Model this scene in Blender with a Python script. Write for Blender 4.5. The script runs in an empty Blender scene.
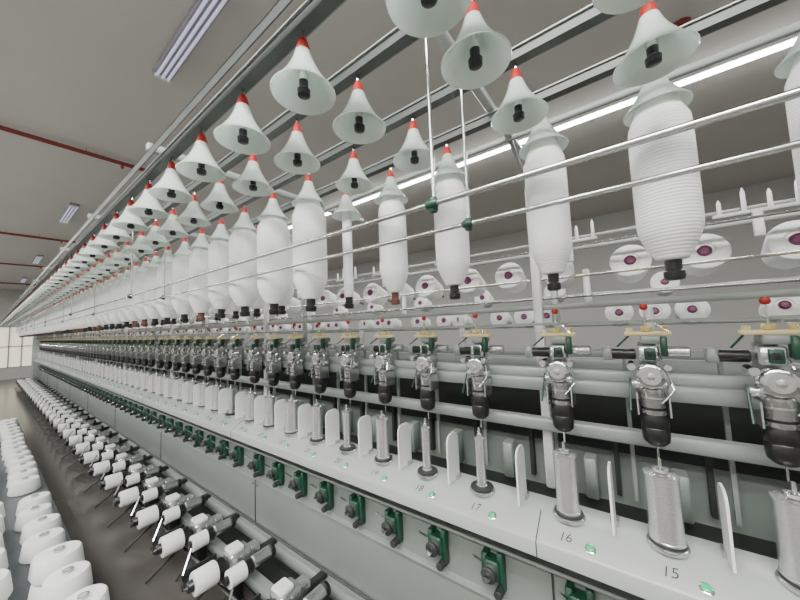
import bpy, math, random
import numpy as np
from mathutils import Matrix, Vector
random.seed(7)
H=1.6   # camera height above the floor; z values below are relative to the eye level
scene=bpy.context.scene

# ---------------------------------------------------------------- materials
def mat(name,col,rough=.5,metal=0.,var=.06,scale=12.,bump=0.,emit=None,es=0.,spec=.5,bands=0.,bandscale=200.,trans=0.,tl=0.,coat=0.):
    m=bpy.data.materials.new(name); m.use_nodes=True
    nt=m.node_tree; N=nt.nodes; L=nt.links
    b=N['Principled BSDF']
    tc=N.new('ShaderNodeTexCoord'); no=N.new('ShaderNodeTexNoise'); no.inputs['Scale'].default_value=scale
    no.inputs['Detail'].default_value=4
    L.new(tc.outputs['Object'],no.inputs['Vector'])
    cr=N.new('ShaderNodeValToRGB')
    c=np.array(col)
    cr.color_ramp.elements[0].position=.3; cr.color_ramp.elements[1].position=.7
    cr.color_ramp.elements[0].color=(*np.clip(c*(1-var),0,1),1); cr.color_ramp.elements[1].color=(*np.clip(c*(1+var),0,1),1)
    L.new(no.outputs['Fac'],cr.inputs['Fac']); L.new(cr.outputs['Color'],b.inputs['Base Color'])
    b.inputs['Roughness'].default_value=rough; b.inputs['Metallic'].default_value=metal
    b.inputs['Specular IOR Level'].default_value=spec
    b.inputs['Coat Weight'].default_value=coat
    if bump>0 or bands>0:
        bm=N.new('ShaderNodeBump'); bm.inputs['Distance'].default_value=.002
        if bands>0:
            w=N.new('ShaderNodeTexWave'); w.wave_type='BANDS'; w.bands_direction='Z'
            w.inputs['Scale'].default_value=bandscale; w.inputs['Distortion'].default_value=.5
            w.inputs['Detail'].default_value=2
            L.new(tc.outputs['Object'],w.inputs['Vector']); L.new(w.outputs['Fac'],bm.inputs['Height'])
            bm.inputs['Strength'].default_value=bands
        else:
            L.new(no.outputs['Fac'],bm.inputs['Height']); bm.inputs['Strength'].default_value=bump
        L.new(bm.outputs['Normal'],b.inputs['Normal'])
    if emit:
        b.inputs['Emission Color'].default_value=(*emit,1); b.inputs['Emission Strength'].default_value=es
    if tl>0:
        t=N.new('ShaderNodeBsdfTranslucent'); t.inputs['Color'].default_value=(*col,1)
        mx=N.new('ShaderNodeMixShader'); mx.inputs[0].default_value=tl
        L.new(b.outputs[0],mx.inputs[1]); L.new(t.outputs[0],mx.inputs[2]); L.new(mx.outputs[0],N['Material Output'].inputs['Surface'])
    return m
M={}
M['bell']=mat('bell_plastic',(.80,.87,.825),.20,var=.03,tl=.42,coat=.5)
M['yarn']=mat('yarn_white',(.91,.92,.905),.8,var=.03,bands=.38,bandscale=42.)
M['cone']=mat('yarn_cone_white',(.80,.81,.80),.85,var=.03,bump=.2,scale=60)
M['black']=mat('black_plastic',(.012,.012,.013),.3)
M['brown']=mat('brown_tube',(.12,.045,.03),.5)
M['red']=mat('red_plastic',(.34,.018,.014),.4)
M['paint']=mat('machine_paint_grey_green',(.26,.285,.267),.32,var=.05,scale=3)
M['paintL']=mat('machine_paint_light',(.335,.36,.342),.30,var=.05,scale=3)
M['panel']=mat('machine_panel_green',(.19,.223,.20),.38,var=.06,scale=2)
M['dark']=mat('machine_dark',(.02,.024,.022),.6)
M['rail']=mat('creel_rail_steel',(.07,.08,.075),.45,metal=.3)
M['chrome']=mat('chrome',(.66,.67,.66),.12,metal=1.,var=.03)
M['alu']=mat('brushed_aluminium',(.62,.63,.625),.26,metal=.88,var=.10,scale=40)
M['silver']=mat('silver_yarn',(.74,.75,.745),.27,metal=.85,var=.04,scale=50,bands=.12,bandscale=60)
M['green']=mat('green_cast_iron',(.012,.06,.033),.4,var=.15)
M['greenB']=mat('green_button',(.01,.40,.15),.25,emit=(.0,.5,.15),es=.25)
M['brass']=mat('brass',(.70,.55,.20),.35,metal=.6)
M['ivory']=mat('ivory_plastic',(.70,.60,.30),.45)
M['purple']=mat('purple_tube',(.17,.035,.10),.5)
M['cup']=mat('smoky_cup',(.46,.47,.46),.10,metal=.8)
M['white']=mat('white_plastic',(.78,.79,.78),.4,var=.02)
M['floor']=mat('floor_epoxy_grey',(.085,.078,.072),.20,var=.18,scale=1.4)
M['ceil']=mat('ceiling_plaster',(.60,.585,.545),.9,var=.03,scale=.8)
M['wall']=mat('wall_plaster',(.40,.40,.38),.9,var=.03,scale=.8)
M['pipe']=mat('fire_pipe_red',(.20,.03,.025),.5)
M['lit']=mat('led_tube_lit',(1,1,1),.4,emit=(1,.98,.95),es=34.)
M['off']=mat('lamp_tube_dim',(.72,.70,.85),.3,emit=(.8,.8,1),es=.45)
M['lampbody']=mat('lamp_body',(.26,.25,.31),.4)
M['ink']=mat('marker_ink',(.01,.01,.012),.6)
M['pallet']=mat('grey_plastic_pallet',(.10,.11,.12),.6)
M['day']=mat('window_daylight',(.9,.9,.8),.5,emit=(1,.88,.62),es=.8)
M['frame']=mat('window_frame',(.35,.34,.28),.5)
KEYS=list(M.keys())

# ---------------------------------------------------------------- mesh builder
class B:
    def __init__(s): s.v=[];s.f=[];s.m=[]
    def add(s,vs,fs,m,T=None):
        o=len(s.v)
        if T is not None: vs=[tuple(T@Vector(p)) for p in vs]
        s.v+=[tuple(p) for p in vs]; s.f+=[tuple(i+o for i in f) for f in fs]; s.m+=[KEYS.index(m)]*len(fs)
    def box(s,x0,x1,y0,y1,z0,z1,m,ch=0.,T=None):
        if ch<=0:
            v=[(x0,y0,z0),(x1,y0,z0),(x1,y1,z0),(x0,y1,z0),(x0,y0,z1),(x1,y0,z1),(x1,y1,z1),(x0,y1,z1)]
            f=[(3,2,1,0),(4,5,6,7),(0,1,5,4),(1,2,6,5),(2,3,7,6),(3,0,4,7)]
            s.add(v,f,m,T)
        else:   # chamfered box: 3 stacked octagon rings
            def ring(z,i):
                a,b,c,d=x0+i,x1-i,y0+i,y1-i; k=ch
                return [(a+k,c,z),(b-k,c,z),(b,c+k,z),(b,d-k,z),(b-k,d,z),(a+k,d,z),(a,d-k,z),(a,c+k,z)]
            R=ring(z0,ch*.7)+ring(z0+ch,0)+ring(z1-ch,0)+ring(z1,ch*.7)
            f=[tuple(range(7,-1,-1)),tuple(range(24,32))]
            for r in range(3):
                for i in range(8):
                    j=(i+1)%8; f.append((r*8+i,r*8+j,r*8+8+j,r*8+8+i))
            s.add(R,f,m,T)
    def lathe(s,prof,c,m,axis='Z',seg=20,T=None,cap=True):
        """prof: list of (r, h) or (r,h,matkey) along axis"""
        n=len(prof); vs=[]
        for p in prof:
            for i in range(seg):
                a=2*math.pi*i/seg; x,y,z=p[0]*math.cos(a),p[0]*math.sin(a),p[1]
                if axis=='X': x,y,z=z,x,y
                elif axis=='Y': x,y,z=y,z,x
                vs.append((x+c[0],y+c[1],z+c[2]))
        for k in range(n-1):
            mk=prof[k][2] if len(prof[k])>2 else m
            fs=[(k*seg+i,k*seg+(i+1)%seg,(k+1)*seg+(i+1)%seg,(k+1)*seg+i) for i in range(seg)]
            if k==0: base=len(s.v); s.v+=[tuple(T@Vector(p)) if T is not None else p for p in vs]
            s.f+=[tuple(q+base for q in f) for f in fs]; s.m+=[KEYS.index(mk)]*seg
        if cap:
            for k,rev in((0,True),(n-1,False)):
                if prof[k][0]>1e-5:
                    f=tuple(base+k*seg+i for i in range(seg)); mk=prof[min(k,n-2)]
                    mk=mk[2] if len(mk)>2 else m
                    s.f.append(f[::-1] if rev else f); s.m.append(KEYS.index(mk))
    def cyl(s,r,h0,h1,c,m,axis='Z',seg=16,T=None,ch=0.):
        if ch>0: p=[(r-ch,h0),(r,h0+ch),(r,h1-ch),(r-ch,h1)]
        else: p=[(r,h0),(r,h1)]
        s.lathe(p,c,m,axis,seg,T)
    def rod(s,a,b,r,m,seg=10):
        a=Vector(a);b=Vector(b);d=b-a
        T=Matrix.Translation(a)@d.to_track_quat('Z','Y').to_matrix().to_4x4()
        s.lathe([(r,0),(r,d.length)],(0,0,0),m,'Z',seg,T)
    def ext(s,sec,y0,y1,m):   # section polygon (x,z) extruded along Y
        n=len(sec); v=[(x,y0,z) for x,z in sec]+[(x,y1,z) for x,z in sec]
        f=[tuple(range(n)),tuple(range(2*n-1,n-1,-1))]+[((i+1)%n,i,n+i,n+(i+1)%n) for i in range(n)]
        s.add(v,f,m)
def emit(name,b,inst=None,parent=None,origin=None):
    """inst: list of (ox,oy,oz[,sx,sy,sz]); one joined mesh"""
    V=np.array(b.v,dtype=np.float64); inst=inst or [(0,0,0)]
    nl=np.array([len(f) for f in b.f]); idx=np.array([i for f in b.f for i in f]); mm=np.array(b.m)
    A=[];I=[];
    for k,t in enumerate(inst):
        W=V.copy()
        if len(t)>3: W*=np.array(t[3:6])
        W+=np.array(t[:3]); W[:,2]+=H; A.append(W); I.append(idx+k*len(V))
    A=np.concatenate(A); I=np.concatenate(I); K=len(inst)
    tot=np.tile(nl,K); starts=np.concatenate([[0],np.cumsum(tot)[:-1]])
    used=sorted(set(mm.tolist())); remap={u:i for i,u in enumerate(used)}
    mi=np.tile(np.array([remap[x] for x in mm]),K)
    o=np.array(origin) if origin is not None else A.min(0)*.5+A.max(0)*.5
    if parent is not None: o=np.zeros(3)
    A=A-o
    me=bpy.data.meshes.new(name)
    me.vertices.add(len(A)); me.vertices.foreach_set('co',A.ravel())
    me.loops.add(len(I)); me.loops.foreach_set('vertex_index',I.astype(np.int32))
    me.polygons.add(len(tot)); me.polygons.foreach_set('loop_start',starts.astype(np.int32))
    for u in used: me.materials.append(M[KEYS[u]])
    me.polygons.foreach_set('material_index',mi.astype(np.int32))
    me.update(calc_edges=True); me.validate()
    me.polygons.foreach_set('use_smooth',np.ones(len(me.polygons),dtype=bool))
    me.set_sharp_from_angle(angle=math.radians(38))
    ob=bpy.data.objects.new(name,me); ob.location=o
    scene.collection.objects.link(ob)
    if parent: ob.parent=parent
    return ob
def empty(name,loc=(0,0,0)):
    e=bpy.data.objects.new(name,None); e.location=loc; e.empty_display_size=.1
    scene.collection.objects.link(e); return e

# ---------------------------------------------------------------- positions along the machine (+Y away)
YB=[]; GAPS=[]
k=-5
while True:
    sec=math.floor((k-2)/8)+1
    y=-.100+.249*k+.05*sec
    if y>16.4: break
    YB.append((k,y))
    if (k-2)%8==0: GAPS.append(y-.15)
    k+=1
Y0=YB[0][1]-.25; Y1=YB[-1][1]+.3
machine=empty('yarn_twisting_machine',(0,0,0))
SP=[y+.065 for _,y in YB]      # spindle axes
YY=[y for _,y in YB]
ROWS=[(.375,.052),(.530,.045),(.743,.026),(.93,.012)]; ZT=.590   # (x, y offset) of each hanger row

# ---- bell guards with hanger
def bellprof():
    pts=[]
    for t in np.linspace(0,1,11):
        r=.0135+.020*t+.028*(t**2.1); z=-.012-.098*t
        pts.append((r,z))
    pts.append((.0645,-.1120))
    inner=[(r-.0016,z-.0008) for r,z in pts][::-1]
    inner[0]=(pts[-1][0]-.001,pts[-1][1]-.002)
    return pts+inner
b=B(); b.lathe(bellprof(),(0,0,0),'bell',seg=30,cap=False)
b.lathe([(.0045,.010),(.009,.004),(.0155,-.018),(.0165,-.022),(.012,-.023)],(0,0,0),'red',seg=16)
b.cyl(.004,0,.035,(0,0,0),'chrome',seg=8)
b.cyl(.006,-.09,-.016,(0,0,0),'alu',seg=10)
emit('bell_guards',b,[(x,y+o,ZT) for x,o in ROWS for y in YY],machine)
b=B()   # empty hanger spindle inside bell
b.lathe([(.008,-.120),(.0125,-.117),(.0135,-.106),(.009,-.102),(.0095,-.086),(.007,-.084)],(0,0,0),'black',seg=16)
b.lathe([(.008,-.088),(.0095,-.084),(.0095,-.072),(.006,-.068)],(0,0,0),'chrome',seg=12)
inst=[(x,y+o,ZT) for x,o in ROWS[:2] for y in YY]+[(ROWS[2][0],y+ROWS[2][1],ZT) for y in YY if y<.9]
emit('hanger_spindles',b,inst,machine)

# ---- creel rails
b=B()
for x,_ in ROWS:
    b.box(x-.013,x+.013,Y0,Y1,.616,.619,'rail'); b.box(x-.015,x-.012,Y0,Y1,.614,.640,'rail'); b.box(x+.012,x+.015,Y0,Y1,.616,.640,'paint')
    b.box(x-.020,x-.0125,Y0,Y1,.637,.640,'paintL')
b.box(.322,.325,Y0,Y1,.612,.640,'rail'); b.box(.322,.338,Y0,Y1,.637,.640,'paintL')
b.box(1.10,1.115,Y0,Y1,.640,.660,'paint',.002)
for g in GAPS+[g+1.02 for g in GAPS]:
    b.box(.32,1.42,g-.012,g+.012,.645,.672,'paintL',.004)
emit('creel_frame',b,None,machine)
# ---- guide tubes and drop rods
b=B()
for x,r in((.50,.0052),(.66,.0054)):
    b.cyl(r,Y0,Y1,(x,0,.2235),'chrome','Y',14)
for g in GAPS:
    for x in(.50,.66):
        yy=g-.013
        b.cyl(.0036,.213,.645,(x+.010,yy,0),'alu','Z',12)
        b.lathe([(.007,-.014),(.009,-.011),(.009,.011),(.007,.014)],(x+.006,yy,.2235),'green','Z',10)
        b.lathe([(.007,-.012),(.009,-.009),(.009,.009),(.007,.012)],(x,yy,.2235),'green','Y',10)
emit('guide_tubes',b,None,machine)

# ---- hanging spools
sp=B()
sp.lathe([(.020,.118),(.030,.120),(.032,.124),(.042,.142),(.054,.168),(.0595,.186),(.0610,.205),(.0612,.30),(.0608,.42),(.0590,.440),(.050,.462),(.040,.49),(.018,.51)],(0,0,0),'yarn',seg=36)
def tube_end(mk):
    b=B(); b.lathe([(.012,.072),(.018,.074),(.020,.079),(.020,.092),(.016,.095),(.0165,.121)],(0,0,0),mk,seg=18); return b
thin=B()
thin.lathe([(.015,.120),(.019,.125),(.020,.145),(.0205,.30),(.020,.47),(.016,.50)],(0,0,0),'yarn',seg=24)
I1=[];I2=[];IT=[]
for (k_,y) in YB:
    y4=y+ROWS[3][1]; y3=y+ROWS[2][1]
    if k_==4: IT.append((.93,y4,0))
    else:
        s=.93+random.uniform(-.06,.03)+(.07 if k_>5 or k_==0 else 0)
        (I1 if k_ !=3 else I2).append((.93,y4,0,s,s,1))
    if y>.9:
        s=1.08+random.uniform(-.10,.05); z=random.uniform(0,.01)
        (I1 if random.random()<.6 else I2).append((.743,y3,z-.015,s,s,1.02))
allsp=empty('hanging_yarn_spools',(.85,7,H+.3))
def child_emit(name,b,inst,par):
    o=emit(name,b,inst,par); o.matrix_parent_inverse=Matrix.Translation(-Vector(par.location)); return o
child_emit('yarn_packages',sp,I1+I2,allsp); child_emit('thin_package',thin,IT,allsp)
child_emit('black_tube_ends',tube_end('black'),I1+IT,allsp); child_emit('brown_tube_ends',tube_end('brown'),I2,allsp)

# ---- spindle beam, panels
b=B()
b.ext([(1.26,-.655),(1.17,-.660),(1.16,-.664),(1.083,-.708),(1.078,-.715),(1.078,-.758),(1.10,-.763),(1.26,-.763)],Y0,Y1,'paintL')
for g in GAPS:    # panel joints
    b.ext([(1.168,-.6575),(1.159,-.6625),(1.082,-.7065),(1.0765,-.714),(1.0765,-.759),(1.079,-.759),(1.085,-.712),(1.163,-.667)],g-.0015,g+.0015,'dark')
b.box(1.255,1.275,Y0,Y1,-1.50,-.76,'panel')
b.box(1.275,1.9,Y0,Y1,-1.56,-.70,'dark')
b.box(1.235,1.26,Y0,Y1,-1.10,-1.085,'paint'); b.box(1.20,1.26,Y0,Y1,-1.50,-1.42,'paint',.006)
b.box(1.22,1.30,Y0,Y1,-1.60,-1.50,'dark')
b.box(1.22,1.255,Y0,Y1,-.895,-.88,'paint',.003)
for g in GAPS:
    b.box(1.2505,1.2555,g-.003,g+.003,-1.42,-.9,'dark')
    for dz in(-1.15,-1.38):
        b.cyl(.007,-.004,0,(1.255,g+.03,dz),'chrome','X',8); b.cyl(.007,-.004,0,(1.255,g-.03,dz),'chrome','X',8)
emit('spindle_beam',b,None,machine)
# upper rails
b=B()
b.box(1.27,1.33,Y0,Y1,-.275,-.225,'paint',.006)
b.box(1.275,1.30,Y0,Y1,-.2245,-.19,'paintL',.003)
b.box(1.29,1.33,Y0,Y1,-.43,-.385,'paint',.005)
b.box(1.40,1.43,Y0,Y1,-.16,-.13,'paintL',.004)
b.box(1.36,1.40,Y0,Y1,.030,.052,'paintL',.004)
b.box(1.28,1.295,Y0,Y1,-.03,-.020,'paint')
b.box(1.44,1.455,Y0,Y1,-.70,-.52,'panel')
b.box(1.60,1.62,Y0,Y1,-.66,-.30,'dark')  # shade inside the machine put in as a dark sheet
for g in GAPS:
    b.box(1.335,1.370,g-.016,g+.016,-.66,.645,'white',.004)
    b.box(1.70,1.735,g-.016,g+.016,-.66,.40,'paintL',.004)
    b.box(1.34,1.735,g-.015,g+.015,.40,.43,'paint'); b.rod((1.35,g,.50),(1.12,g,.645),.008,'paint')
    b.box(1.34,1.735,g-.015,g+.015,-.24,-.20,'paint')
for k_,y in YB:
    b.box(1.41,1.44,y-.075,y-.06,-.66,-.43,'dark')
    b.box(1.40,1.415,y+.125,y+.137,-.66,-.15,'paint')
    b.box(1.335,1.40,y-.01,y+.03,-.66,-.52,'panel',.004)
# back side rails
for x,z,r in((1.50,.30,.005),(1.50,.17,.005),(1.62,.36,.007),(1.72,.10,.008),(1.72,.33,.008),(1.45,.08,.004),(1.9,.42,.008),(2.02,-.05,.01)):
    b.cyl(r,Y0,Y1,(x,0,z),'paintL' if r>.006 else 'chrome','Y',8)
b.box(1.9,1.96,Y0,Y1,-.30,-.22,'paintL',.005)
b.box(1.74,1.80,Y0,Y1,-.46,-.40,'paint',.005)
emit('machine_rails',b,None,machine)

# ---- push buttons
b=B(); T=Matrix.Rotation(math.radians(-30.5),4,'Y')
b.lathe([(.0145,0),(.0145,.004),(.0115,.006)],(0,0,0),'chrome',seg=20,T=T)
b.lathe([(.0105,.004),(.0105,.009),(.007,.0115),(.0005,.012)],(0,0,0),'greenB',seg=20,T=T)
emit('push_buttons',b,[(1.105,y,-.696) for _,y in YB],machine)
# ---- hand-written position numbers
u=Vector((.868,0,.496))
R=Matrix(((0,u.x,-.496,0),(-1,u.y,0,0),(0,u.z,.868,0),(0,0,0,1)))
for k_,y in YB:
    if -2<=k_<=22:
        c=bpy.data.curves.new('number','FONT'); c.body=str(15+k_); c.size=.038; c.extrude=.0002; c.shear=.25; c.align_x='CENTER'; c.align_y='CENTER'
        c.offset=-.0003
        o=bpy.data.objects.new('number_%d'%(15+k_),c); scene.collection.objects.link(o); c.materials.append(M['ink'])
        o.matrix_world=Matrix.Translation((1.113,y+.07,H-.6895))@R@Matrix.Rotation(math.radians(6),4,'Z')
        o.parent=machine

# ---- lower bobbins
def bob(r,h,mk='silver'):
    b=B()
    b.lathe([(.030,0),(.046,0),(.048,.004),(.048,.009),(.044,.012),(.02,.013)],(0,0,0),'alu',seg=24)
    b.lathe([(.043,.0135),(.043,.020),(.03,.022)],(0,0,0),'dark',seg=24)
    b.lathe([(min(r+.003,.042),.020),(min(r+.003,.042),.025),(r,.027),(r,h-.012),(r+.002,h-.010),(r+.002,h-.004),(r*.8,h)],(0,0,0),mk,seg=28)
    b.lathe([(r*.8,h-.001),(r*.55,h+.003),(r*.5,h+.010),(r*.35,h+.012),(.005,h+.014),(.004,h+.035)],(0,0,0),'alu',seg=20)
    return b
var={-2:0,-1:0,0:0,1:3,2:2,3:2,4:1,5:2,6:1}
Is=[[],[],[],[]]
for (k_,y),s in zip(YB,SP):
    v=var.get(k_,random.choice([0,1,2,1,3]))
    Is[v].append((1.18,s,-.660))
child_emit('full_bobbins',bob(.0400,.205),Is[0],machine); child_emit('part_bobbins',bob(.030,.205),Is[1],machine)
child_emit('thin_bobbins',bob(.018,.205),Is[2],machine); child_emit('used_bobbins',bob(.034,.205),Is[3],machine)
# ---- separators: rounded plates
b=B()
def plate(b,x0,x1,z0,z1,t,m,r):
    n=8; sec=[(x0,z0),(x1,z0)]
    for i in range(n+1):
        a=math.pi/2*i/n; sec.append((x1-r+r*math.cos(a),z1-r+r*math.sin(a)))
    for i in range(n+1):
        a=math.pi/2+math.pi/2*i/n; sec.append((x0+r+r*math.cos(a),z1-r+r*math.sin(a)))
    b.ext(sec,-t,t,m)
plate(b,1.14,1.235,-.655,-.465,.003,'white',.035)
b.box(1.20,1.235,-.012,.012,-.66,-.64,'alu')
emit('separator_plates',b,[(0,(SP[i]+SP[i+1])/2,0) for i in range(len(SP)-1)],machine)

# ---- tension / feed device at each position (axis x=1.21)
b=B()
b.lathe([(.001,-.011),(.007,-.009),(.0105,-.003),(.0105,.003),(.007,.009),(.001,.011)],(1.21,0,.02),'red',seg=14)
b.cyl(.0025,-.06,.012,(1.21,0,0),'chrome',seg=8)
b.lathe([(.003,-.010),(.007,-.007),(.007,-.003),(.003,.0)],(1.21,0,-.016),'alu',seg=12)
b.box(1.196,1.226,-.058,.054,-.067,-.056,'ivory',.002)
b.cyl(.014,-.056,-.040,(1.21,.0,0),'brass',seg=16,ch=.003); b.cyl(.009,-.056,-.038,(1.21,-.042,0),'brass',seg=12)
b.cyl(.009,-.056,-.044,(1.21,.040,0),'ivory',seg=12)
b.box(1.195,1.27,-.034,.016,-.092,-.067,'paint',.004)
b.box(1.19,1.22,-.046,-.030,-.128,-.07,'green',.003)
b.box(1.235,1.275,-.020,.024,-.225,-.09,'paint',.005)
b.box(1.20,1.236,-.026,.026,-.146,-.098,'alu',.005)
b.box(1.192,1.201,-.018,.010,-.140,-.104,'green',.002)
b.box(1.188,1.193,-.010,.002,-.130,-.112,'dark',.001)
b.cyl(.0165,-.044,.012,(1.24,-.054,-.118),'alu','Y',18,ch=.003)      # side roller
b.cyl(.018,.03,.095,(1.255,.0,-.128),'black','Y',16,ch=.003)           # motor
b.box(1.236,1.275,.092,.118,-.150,-.106,'paint',.004)
# godet wheel facing the aisle
b.lathe([(.029,-.030),(.034,-.027),(.034,-.020),(.030,-.018),(.030,.006),(.035,.010),(.035,.020)],(1.20,0,-.186),'chrome','X',28)
b.lathe([(.024,-.0305),(.021,-.024),(.010,-.024),(.010,-.033),(.004,-.035)],(1.20,0,-.186),'alu','X',22)
b.cyl(.012,-.03,.035,(1.19,.044,-.158),'chrome','X',14,ch=.002)
b.cyl(.010,-.025,.03,(1.19,-.040,-.158),'alu','X',12,ch=.002)
b.box(1.205,1.245,-.040,.050,-.228,-.205,'alu',.004)
# smoky cup over black pot
b.lathe([(.026,-.222),(.031,-.226),(.031,-.296),(.028,-.300)],(1.21,0,0),'cup',seg=22)
b.cyl(.0325,-.252,-.247,(1.21,0,0),'alu',seg=22); b.cyl(.0315,-.285,-.278,(1.21,0,0),'black',seg=22)
b.lathe([(.008,-.394),(.020,-.390),(.032,-.378),(.034,-.362),(.034,-.340),(.032,-.337),(.034,-.334),(.034,-.312),(.030,-.300)],(1.21,0,0),'black',seg=24)
b.cyl(.003,-.43,-.39,(1.21,0,0),'chrome',seg=8)
b.box(1.238,1.295,-.012,.012,-.30,-.24,'green',.003)
b.box(1.175,1.245,-.039,-.035,-.30,-.235,'alu'); b.box(1.175,1.245,.035,.039,-.30,-.235,'alu')
b.rod((1.23,-.02,-.10),(1.17,-.05,-.22),.0025,'chrome',6); b.rod((1.17,-.05,-.22),(1.17,-.02,-.26),.0025,'chrome',6)
b.rod((1.22,.05,-.20),(1.17,.055,-.29),.003,'green',6)
b.rod((1.22,-.02,-.03),(1.16,-.05,-.055),.0018,'chrome',6); b.rod((1.22,.045,-.07),(1.19,.075,-.10),.003,'green',6)
emit('tension_units',b,[(0,s,0) for s in SP],machine)

# ---- green drive brackets under the beam
b=B()
b.box(1.20,1.255,-.030,.030,-1.00,-.93,'green',.006)
b.box(1.22,1.255,-.042,-.018,-1.05,-.905,'green',.004)
b.box(1.21,1.255,.018,.042,-1.03,-.915,'green',.004)
b.lathe([(.024,-.016),(.029,-.012),(.022,-.006),(.022,.004),(.029,.010)],(1.185,0,-.965),'dark','X',20)
b.lathe([(.010,-.03),(.013,-.022),(.013,0)],(1.18,0,-.965),'chrome','X',14)
b.cyl(.016,-.02,.02,(1.20,-.030,-1.03),'dark','X',14,ch=.002)
b.rod((1.19,.03,-.93),(1.16,.05,-.90),.004,'chrome',6)
emit('drive_brackets',b,[(0,y+.06,0) for _,y in YB],machine)

# ---- take-up winders (low, in front of panel), one per two positions
b=B()
zc=-1.37
b.lathe([(.030,-.070),(.056,-.067),(.060,-.061),(.060,.040),(.057,.046),(.030,.048)],(.80,0,zc),'cone','X',26)
b.lathe([(.022,-.098),(.026,-.094),(.030,-.072),(.034,-.066)],(.80,0,zc),'black','X',18); b.cyl(.008,-.11,.10,(.80,0,zc),'chrome','X',10)
b.lathe([(.044,.050),(.054,.053),(.054,.085),(.040,.092)],(.80,0,zc),'black','X',22)
b.cyl(.026,-.09,.12,(.80,.086,zc-.035),'black','X',18,ch=.004)
b.lathe([(.030,-.045),(.046,-.042),(.046,.045),(.030,.048)],(.90,-.13,zc),'cone','X',22)
b.lathe([(.020,-.06),(.024,-.056),(.024,-.04)],(.90,-.13,zc),'black','X',16); b.cyl(.040,.050,.085,(.90,-.13,zc),'black','X',20,ch=.003)
b.box(.905,1.03,-.055,.050,zc-.045,zc+.055,'alu',.010)
b.box(.91,.99,-.045,.040,zc+.055,zc+.080,'white',.006)
b.box(1.03,1.10,-.035,.035,zc-.035,zc+.030,'alu',.008)
b.cyl(.034,-.05,.06,(1.04,-.13,zc+.01),'alu','X',20,ch=.006); b.cyl(.036,.06,.085,(1.04,-.13,zc+.01),'black','X',20,ch=.004)
b.box(1.09,1.22,-.02,.02,zc-.06,zc-.02,'dark')
b.box(.72,.90,.116,.126,zc-.08,zc+.02,'dark')
b.rod((.93,.05,zc-.04),(.68,.10,-1.59),.009,'dark',8)
b.rod((.93,-.09,zc-.04),(.80,-.05,-1.59),.007,'dark',8)
b.box(.93,.99,-.03,.03,-1.60,zc-.04,'dark',.004)
b.rod((.72,.11,zc+.01),(.78,.16,zc+.10),.006,'chrome',8)
wy=[]; y=2.02-.505*5
while y<Y1-.2:
    wy.append(y); y+=.505
emit('takeup_winders',b,[(0,w,0) for w in wy],machine)
b=B()
b.box(1.00,1.06,Y0,Y1,-1.53,-1.47,'paint',.006); b.box(1.04,1.25,Y0,Y1,-1.60,-1.56,'dark')
b.cyl(.010,Y0,Y1,(.87,0,-1.46),'chrome','Y',10); b.cyl(.008,Y0,Y1,(1.14,0,-1.30),'rail','Y',8)
emit('winder_rail',b,None,machine)
# machine end housings
b=B()
b.box(1.05,1.95,Y1,Y1+.35,-1.6,.05,'paintL',.02); b.box(1.05,1.95,Y0-.35,Y0,-1.6,.05,'paintL',.02)
b.box(1.12,1.9,Y1-.04,Y1,.0,.64,'paint')
emit('end_housings',b,None,machine)

# ---- yarn cones on the back rack
T=Matrix.Rotation(math.radians(14),4,'Y')
b=B()
b.lathe([(.022,-.058),(.032,-.058),(.036,-.064),(.070,-.064),(.078,-.058),(.080,-.048),(.064,.085),(.05,.095),(.02,.096)],(0,0,0),'cone','X',28,T=T)
b.lathe([(.013,-.068),(.019,-.073),(.022,-.069),(.024,-.057)],(0,0,0),'purple','X',18,T=T); b.lathe([(.0005,-.0665),(.0128,-.0665)],(0,0,0),'dark','X',14,T=T,cap=False)
b.cyl(.008,.09,.2,(0,0,0),'chrome','X',8,T=T)
ci=[]
yy=-1.64
n=0
while yy<16:
    ci.append((1.84,yy,.235))
    s=.70; ci.append((1.80,yy+.06,.0,s,s,s)); ci.append((1.82,yy+.18,.0,s,s,s)) if n%2 else None
    if n%2: ci.append((2.3,yy+.1,.16,.8,.8,.8))
    yy+=.25 if n%3 else .31; n+=1
emit('rack_yarn_cones',b,ci,machine)
# white comb hooks
b=B()
b.box(1.585,1.595,-.11,.11,.335,.347,'white',.002)
for i,h in enumerate((.080,.065,.085,.055)):
    yy=-.095+i*.062; b.lathe([(.007,0),(.006,h*.8),(.0015,h)],(1.59,yy,.345),'white',seg=8)
b.box(1.58,1.60,-.012,.012,.25,.34,'white',.002)
emit('thread_comb_hooks',b,[(0,g+q,0) for g in GAPS for q in(-.68,-.1,.5,1.0)],machine)
b=B(); b.lathe([(.010,0),(.016,.002),(.014,.15),(.011,.155)],(0,0,0),'white',seg=14)
emit('upright_tubes',b,[(1.55,y+.04,-.13) for k_,y in YB if k_%3==0]+[(1.66,y,.06) for k_,y in YB if k_%4==1],machine)

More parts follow.
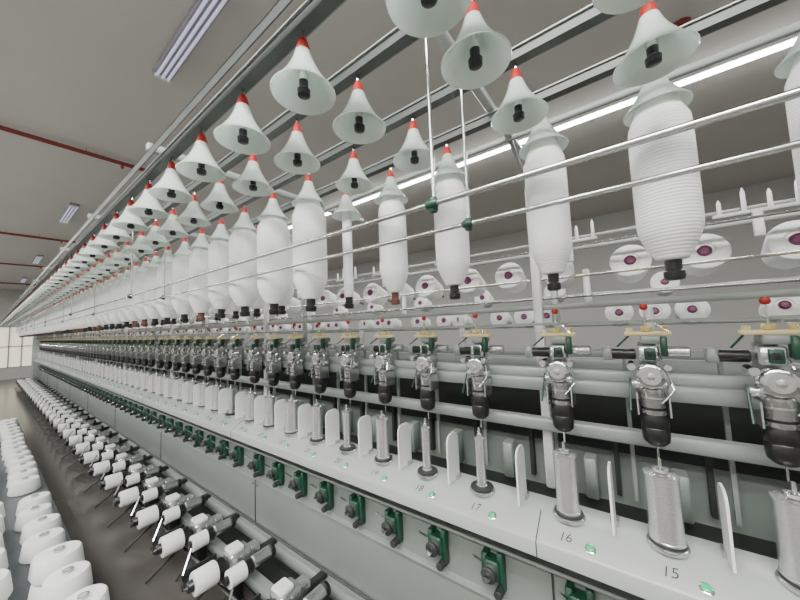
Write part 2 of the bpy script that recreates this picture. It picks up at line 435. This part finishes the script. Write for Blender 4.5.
# ---- yarn cones on low pallet, aisle left
b=B(); b.box(-.75,.43,2.0,8.6,-1.47,-1.43,'pallet',.006)
for y in np.arange(2.05,8.5,.8):
    for x in(-.70,-.18,.34): b.box(x-.05,x+.05,y,y+.12,-1.6,-1.47,'pallet')
emit('yarn_pallet',b,None)
b=B()
b.lathe([(.030,0),(.092,0),(.100,.006),(.104,.016),(.092,.105),(.086,.113),(.055,.116),(.028,.115)],(0,0,0),'cone',seg=32)
b.lathe([(.022,.110),(.024,.128),(.018,.130),(.016,.08)],(0,0,0),'alu',seg=18,cap=False); b.lathe([(.0005,.10),(.0165,.10)],(0,0,0),'dark',seg=14,cap=False)
ci=[]
for j,y in enumerate(np.arange(2.12,8.4,.285)):
    for i,x in enumerate((.30,.03,-.25,-.53)):
        if i==0 and random.random()<.08: continue
        s=random.uniform(.93,1.03); px=x+random.uniform(-.012,.012); py=y+random.uniform(-.012,.012)
        ci.append((px,py,-1.43,s,s,1))
        if (j<3 and i<1) or (i>0 and random.random()<.35): ci.append((px+.008,py,-1.31,s*.98,s*.98,1))
emit('yarn_cones',b,ci)

# ---------------------------------------------------------------- room
XL,XR,YN,YF,ZC=-4.,7.5,-4.,20.5,2.05
def slab(name,x0,x1,y0,y1,z0,z1,m):
    b=B(); b.box(x0,x1,y0,y1,z0,z1,m); return emit(name,b)
slab('floor',XL,XR,YN,YF,-1.7,-1.6,'floor')
slab('ceiling',XL,XR,YN,YF,ZC,ZC+.1,'ceil')
slab('wall_left',XL-.1,XL,YN,YF,-1.6,ZC,'wall'); slab('wall_right',XR,XR+.1,YN,YF,-1.6,ZC,'wall')
slab('wall_near',XL,XR,YN-.1,YN,-1.6,ZC,'wall')
b=B()
b.box(XL,.30,YF,YF+.1,-1.6,ZC,'wall'); b.box(1.35,XR,YF,YF+.1,-1.6,ZC,'wall'); b.box(.30,1.35,YF,YF+.1,.55,ZC,'wall'); b.box(.30,1.35,YF,YF+.1,-1.6,-1.15,'wall')
emit('wall_far',b)
b=B(); b.box(.30,1.35,YF+.06,YF+.07,-1.15,.55,'day')
for x in(.30,.64,.98,1.31): b.box(x,x+.04,YF+.0,YF+.05,-1.15,.55,'frame')
for z in(-1.15,-.3,.51): b.box(.30,1.35,YF+.0,YF+.05,z,z+.04,'frame')
emit('window_1',b)
# red sprinkler pipes under the ceiling
for i,y in enumerate((4.6,9.25,13.0,17.5)):
    b=B(); b.cyl(.022,-1.9,1.15,(0,y,ZC-.06),'pipe','X',12)
    for x in(-1.2,.6): b.cyl(.006,0,.06,(x,y,ZC-.06),'chrome','Z',6); b.cyl(.014,-.06,-.02,(x+.3,y,ZC-.06),'red','Z',8)
    emit('sprinkler_pipe' if i==0 else 'sprinkler_pipe.%03d'%i,b)
# dim twin-tube batten lamps
for i,y in enumerate((1.72,6.7,11.5,16.)):
    b=B()
    b.box(.71,.83,y,y+1.1,ZC-.04,ZC-.001,'lampbody',.01)
    for x in(.735,.77,.805): b.cyl(.009,y+.02,y+1.08,(x,0,ZC-.048),'off','Y',10)
    for yy in(y+.01,y+1.07): b.box(.72,.82,yy,yy+.02,ZC-.06,ZC-.03,'white')
    emit('ceiling_light' if i==0 else 'ceiling_light.%03d'%i,b)
# lit continuous LED line; the second, unseen, is added to light the front
for i,(x,z) in enumerate(((3.55,ZC-.08),(-2.0,ZC-.08))):
    b=B(); b.box(x-.04,x+.04,-3,19,z+.02,ZC-.001,'white'); b.box(x-.022,x+.022,-3,19,z,z+.02,'lit')
    emit('led_light_line' if i==0 else 'led_light_line.%03d'%i,b)
# unseen lit panel over the near aisle, added to house the highlight lamp
b=B(); b.box(-1.42,-.58,-1.32,.92,ZC-.05,ZC-.001,'white',.008); b.box(-1.38,-.62,-1.28,.88,ZC-.055,ZC-.049,'lit'); emit('near_highlight_panel',b)
b=B(); b.lathe([(.05,-.04),(.06,-.03),(.06,0)],(2.9,-.45,ZC),'pipe','Z',16); b.cyl(.02,-.07,-.04,(2.9,-.45,ZC),'red'); emit('fire_detector',b)

# ---------------------------------------------------------------- lights
def area(name,loc,sx,sy,e,up=False,col=(1,.985,.965)):
    l=bpy.data.lights.new(name,'AREA'); l.shape='RECTANGLE'; l.size=sx; l.size_y=sy; l.energy=e; l.color=col
    o=bpy.data.objects.new(name,l); o.location=(loc[0],loc[1],loc[2]+H)
    if up: o.rotation_euler=(math.pi,0,0)
    scene.collection.objects.link(o); return o
area('led_lamp_right',(3.55,8,ZC-.11),.10,22,520)
area('front_fill_left',(-2.0,8,ZC-.11),.12,22,640)  # unseen, added to light the machine front from the aisle
area('near_highlight_lamp',(-1.0,-.2,ZC-.07),.8,2.2,60)  # unseen, added to bring highlights onto the near metal
area('ceiling_fill_left',(-2.6,8,1.2),.3,20,290,True)  # added upward fill without a fixture, brightens the ceiling
w=bpy.data.worlds.new('world'); scene.world=w; w.use_nodes=True
w.node_tree.nodes['Background'].inputs[0].default_value=(.8,.85,.9,1); w.node_tree.nodes['Background'].inputs[1].default_value=.6

# ---------------------------------------------------------------- camera
cd=bpy.data.cameras.new('camera'); cam=bpy.data.objects.new('camera',cd); scene.collection.objects.link(cam)
cd.sensor_width=36; cd.lens=309/800*36; cd.clip_start=.02
right=Vector((.5967,-.8017,-.0415)); upv=Vector((-.0363,-.0786,.9962)); fw=Vector((.8016,.5926,.0760))
fw.normalize(); right=(right-fw*right.dot(fw)).normalized(); upv=right.cross(fw)
cam.matrix_world=Matrix(((right.x,upv.x,-fw.x,0),(right.y,upv.y,-fw.y,0),(right.z,upv.z,-fw.z,H),(0,0,0,1)))
scene.camera=cam
